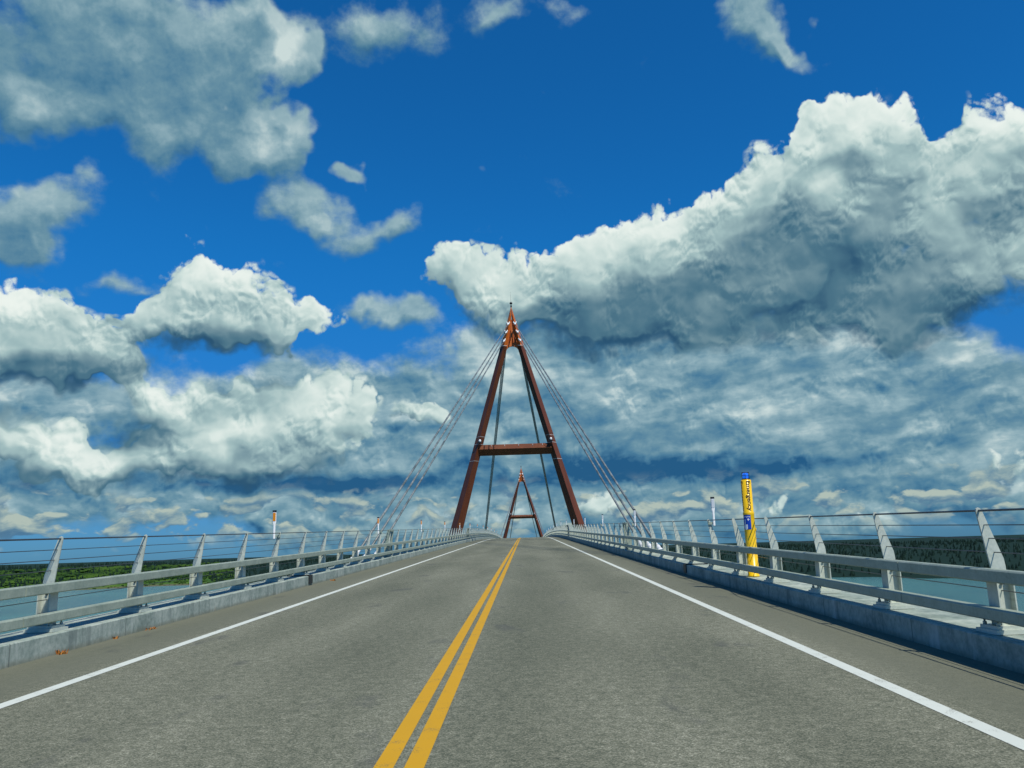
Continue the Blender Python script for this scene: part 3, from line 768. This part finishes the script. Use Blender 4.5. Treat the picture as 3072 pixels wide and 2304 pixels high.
make_pylon(PY2, 'small distant red-brown A-shaped pylon framed between the legs of the larger one')
for Y, lab in ((PY1, 'concrete pier in the river carrying the nearer pylon'), (PY2, 'concrete pier in the river carrying the distant pylon')):
    m = MB(); m.loft([[(sx * (9.6 + e), Y + sy * (2.2 + e), z) for sx, sy in ((-1, -1), (1, -1), (1, 1), (-1, 1))] for z, e in ((-27.0, 1.0), (-23.0, 0.6), (-21.0, 0.0))])
    tag(m.build('bridge_pier', M_CONC), lab, 'pier', 'concrete bridge piers')

# ------------------------------------------------------------------ stay cables, each with its two sockets
SOCK = ((0.36, 25.07, 0.42), (0.63, 24.05, 0.50), (0.91, 23.02, 0.58))
def stay(Yp, s, lvl, ya, label):
    sx, sz, sd = SOCK[lvl]
    toward = -1 if ya < Yp else 1
    top = Vector((s * sx, Yp + toward * sd, road_z(Yp) + sz))
    bot = Vector((s * 6.52, ya, road_z(ya) + 0.28))
    u = (top - bot).normalized()
    t = empty('stay_cable', tuple(bot))
    tag(t, label, 'cable', 'stay cables between the pylons and the deck')
    def sub(v): return tuple(Vector(v) - bot)
    m = MB()
    L = (top - bot).length
    pts = []
    for k in range(13):
        q_ = k / 12; p = bot + u * (1.1 + (L - 1.6) * q_); p.z -= 0.0016 * L * 4 * q_ * (1 - q_)
        pts.append(sub(p))
    m.tube(pts, 0.058, 8)
    m.build('cable', M_CABLE, t)
    m = MB(); m.tube([sub(bot + u * q_) for q_ in (0.0, 0.12, 0.14, 0.62, 0.7, 1.25)], [0.15, 0.15, 0.105, 0.105, 0.07, 0.055], 12)
    m.build('deck_socket', M_SOCKET, t)
    m = MB(); e = toward * sd * 0.2
    m.tube([sub(top - u * q_) for q_ in (1.1, 0.62, 0.5, 0.30)], [0.06, 0.075, 0.14, 0.15], 10)
    for dx in (-0.15, 0.15):
        c = top - u * 0.30
        m.tube([sub(c + Vector((dx * 0.75, 0, -0.02))), sub(c + Vector((dx, 0, 0.24)))], [0.06, 0.055], 8)
    m.build('head_socket', M_SOCKET, t)
    m = MB(); x0, x1 = sorted((s * 6.26, s * 6.72))
    m.box(x0, x1, ya - 0.14, ya + 0.14, road_z(ya) - 0.3, road_z(ya) + 0.2)
    m.v = [sub(p) for p in m.v]
    m.build('anchor_block', M_GALV, t)
LV = ('top', 'middle', 'lowest')
for s in (-1, 1):
    side = 'left' if s < 0 else 'right'
    for lvl in range(3):
        stay(PY1, s, lvl, (36.0, 38.6, 41.3)[lvl] + (0.0 if s < 0 else -0.3), f'thick grey stay from the {LV[lvl]} socket of the nearer pylon to the {side} railing')
        stay(PY1, s, lvl, (156.0, 153.4, 150.8)[lvl], f'thin stay seen between the near pylon legs, {LV[lvl]} of the {side} bundle')
        stay(PY2, s, lvl, (231.0, 233.6, 236.2)[lvl], f'faint stay outside the distant pylon, {LV[lvl]} of three on the {side}')
        stay(PY2, s, lvl, (353.0, 350.4, 347.8)[lvl], f'faint stay inside the distant pylon, {LV[lvl]} of three on the {side}')

# ------------------------------------------------------------------ emergency phone
ph = empty('emergency_phone', (PHONE_X, PHONE_Y, road_z(PHONE_Y) + KH))
tag(ph, 'yellow emergency phone column with a blue lamp standing on the right kerb behind the railing', 'emergency phone')
R1, R2 = 0.118, 0.112
m = MB(); m.lathe([(0.128, 0.0), (0.128, 0.03), (R1, 0.032), (R1, 1.27), (R1 + 0.004, 1.28), (R1 + 0.004, 1.325), (R2, 1.335), (R2, 2.0), (R2 - 0.02, 2.012), (0.0, 2.013)], 48)
m.tube([(R1 + 0.006, -0.02, 0.93), (R1 + 0.006, -0.02, 1.0)], 0.012, 8)
col = m.build('column', M_PHONE, ph)
m = MB(); m.lathe([(0.088, 2.0135), (0.088, 2.035), (0.078, 2.036)], 28)
for k in range(6):
    a = k * math.pi / 3 + 0.2
    m.tube([(0.082 * math.cos(a), 0.082 * math.sin(a), 2.03), (0.082 * math.cos(a), 0.082 * math.sin(a), 2.165)], 0.0045, 6)
for z in (2.10, 2.165):
    m.tube([(0.082 * math.cos(k * math.pi / 12), 0.082 * math.sin(k * math.pi / 12), z) for k in range(25)], 0.0045, 6)
cage = m.build('lamp_cage', M_BLACK, ph)
m = MB(); m.lathe([(0.066, 2.037), (0.07, 2.05), (0.07, 2.125), (0.055, 2.15), (0.0, 2.158)], 28)
m.build('lamp', M_LAMP, cage)
def wrap(mb, ang0, r, z_c, flat):
    """Bends flat shapes (across, up) round the column; ang0 = direction faced, measured from the traffic side towards the right."""
    for pts in flat:
        a = [ang0 + x / r for x, z in pts]
        mb.poly([(r * math.sin(t), -r * math.cos(t), z_c + z) for t, (x, z) in zip(a, pts)], [tuple(range(len(pts)))])
def sheet(w0, w1, z0, z1, n=16):
    return [[(w0 + (w1 - w0) * k / n, z0), (w0 + (w1 - w0) * (k + 1) / n, z0), (w0 + (w1 - w0) * (k + 1) / n, z1), (w0 + (w1 - w0) * k / n, z1)] for k in range(n)]
def text_flat(body, size, bold=0.0):
    cu = bpy.data.curves.new('lettering', 'FONT')
    cu.body = body; cu.size = size; cu.align_x = 'CENTER'; cu.align_y = 'CENTER'; cu.offset = bold; cu.resolution_u = 3
    o = bpy.data.objects.new('lettering', cu); C.objects.link(o)
    dg = bpy.context.evaluated_depsgraph_get()
    me = bpy.data.meshes.new_from_object(o.evaluated_get(dg))
    bm = bmesh.new(); bm.from_mesh(me)
    for k in range(-12, 13):                                             # cut into narrow strips so the letters can bend
        for no in ((0, 1, 0), (1, 0, 0)):
            if no[0] and abs(k) > 12: continue
            bmesh.ops.bisect_plane(bm, geom=list(bm.verts) + list(bm.edges) + list(bm.faces), plane_co=(k * 0.008 * no[0], k * 0.008 * no[1], 0), plane_no=no)
    bmesh.ops.triangulate(bm, faces=bm.faces)
    out = [[(v.co.x, v.co.y) for v in f.verts] for f in bm.faces]
    bm.free()
    bpy.data.objects.remove(o); bpy.data.curves.remove(cu); bpy.data.meshes.remove(me)
    return out
letters = text_flat('Emergency', 0.142, 0.004)
for ang in (0.12, 0.12 - math.pi / 2):
    m = MB(); wrap(m, ang, R2 + 0.0018, 1.67, [[(y * 0.92, -x) for x, y in pts] for pts in letters])
    m.build('lettering', M_INK, col)
sg = math.radians(-41)
m = MB(); wrap(m, sg, R1 + 0.006, 1.12, sheet(-0.088, 0.088, -0.145, 0.145))
wrap(m, sg, R1 + 0.0025, 1.12, sheet(-0.092, 0.092, -0.149, 0.149))
sign = m.build('sign', M_SIGNBLUE, ph)
m = MB(); rs = R1 + 0.0078
wrap(m, sg, rs, 1.235, text_flat('Emergency', 0.038, 0.0006))
wrap(m, sg, rs, 1.175, sheet(0.015, 0.065, -0.008, 0.008, 4) + sheet(0.032, 0.048, -0.025, 0.025, 2))
hand = sheet(-0.052, 0.018, -0.105, -0.03, 6) + sheet(-0.048, -0.028, -0.03, 0.05, 2) + sheet(-0.024, 0.018, -0.03, -0.018, 4) + sheet(-0.040, 0.004, -0.125, -0.105, 4)
hand += [[(-0.052, -0.045), (-0.052, -0.085), (-0.070, -0.05), (-0.066, -0.032)]]
wrap(m, sg, rs, 1.09, hand)
wrap(m, sg, rs, 1.155, [[(-0.038 + 0.016 * math.cos(t), 0.008 + 0.016 * math.sin(t)) for t in [k * math.pi / 6 for k in range(12)]]])
m.build('pictogram', M_SIGNWHITE, sign)

for o in [ph]: o.scale = (1.0, 1.0, 1.05)

# ------------------------------------------------------------------ dry weeds in the gutter under the left kerb
for (x, y, n_, h, lab) in ((-5.42, 11.55, 22, 0.07, 'rust-orange tuft of dry weed at the foot of the left kerb, largest one'),
                           (-5.44, 13.1, 9, 0.051, 'small orange scrap of dry weed under the left kerb beside a white drip stain'),
                           (-5.42, 14.3, 18, 0.04, 'low orange strip of dry weed in the left gutter'),
                           (-5.25, 26.9, 26, 0.05, 'flat orange patch of dry weed in the left gutter just past the dark joint plate')):
    m = MB()
    for k in range(n_):
        a = random.random() * 2 * math.pi; r = 0.015 + 0.035 * random.random(); ln = random.uniform(0.4, 1.0)
        bx, by = random.gauss(0, 0.03), random.gauss(0, 0.09 if n_ > 12 and h < 0.06 else 0.022)
        tx, ty, tz = bx + r * math.cos(a), by + r * math.sin(a), h * ln
        w = 0.008
        m.poly([(bx - w, by, 0), (bx + w, by + 0.006, 0), (bx + (tx - bx) * 0.6 + w, by + (ty - by) * 0.6, tz * 0.7), (tx, ty, tz), (bx + (tx - bx) * 0.6 - w, by + (ty - by) * 0.6, tz * 0.66)], [(0, 1, 2, 3, 4)])
    o = m.build('dry_weed', M_WEED); o.location = (x, y, road_z(y))
    tag(o, lab, 'weed', 'dry weeds in the left gutter')
bpy.context.view_layer.update()
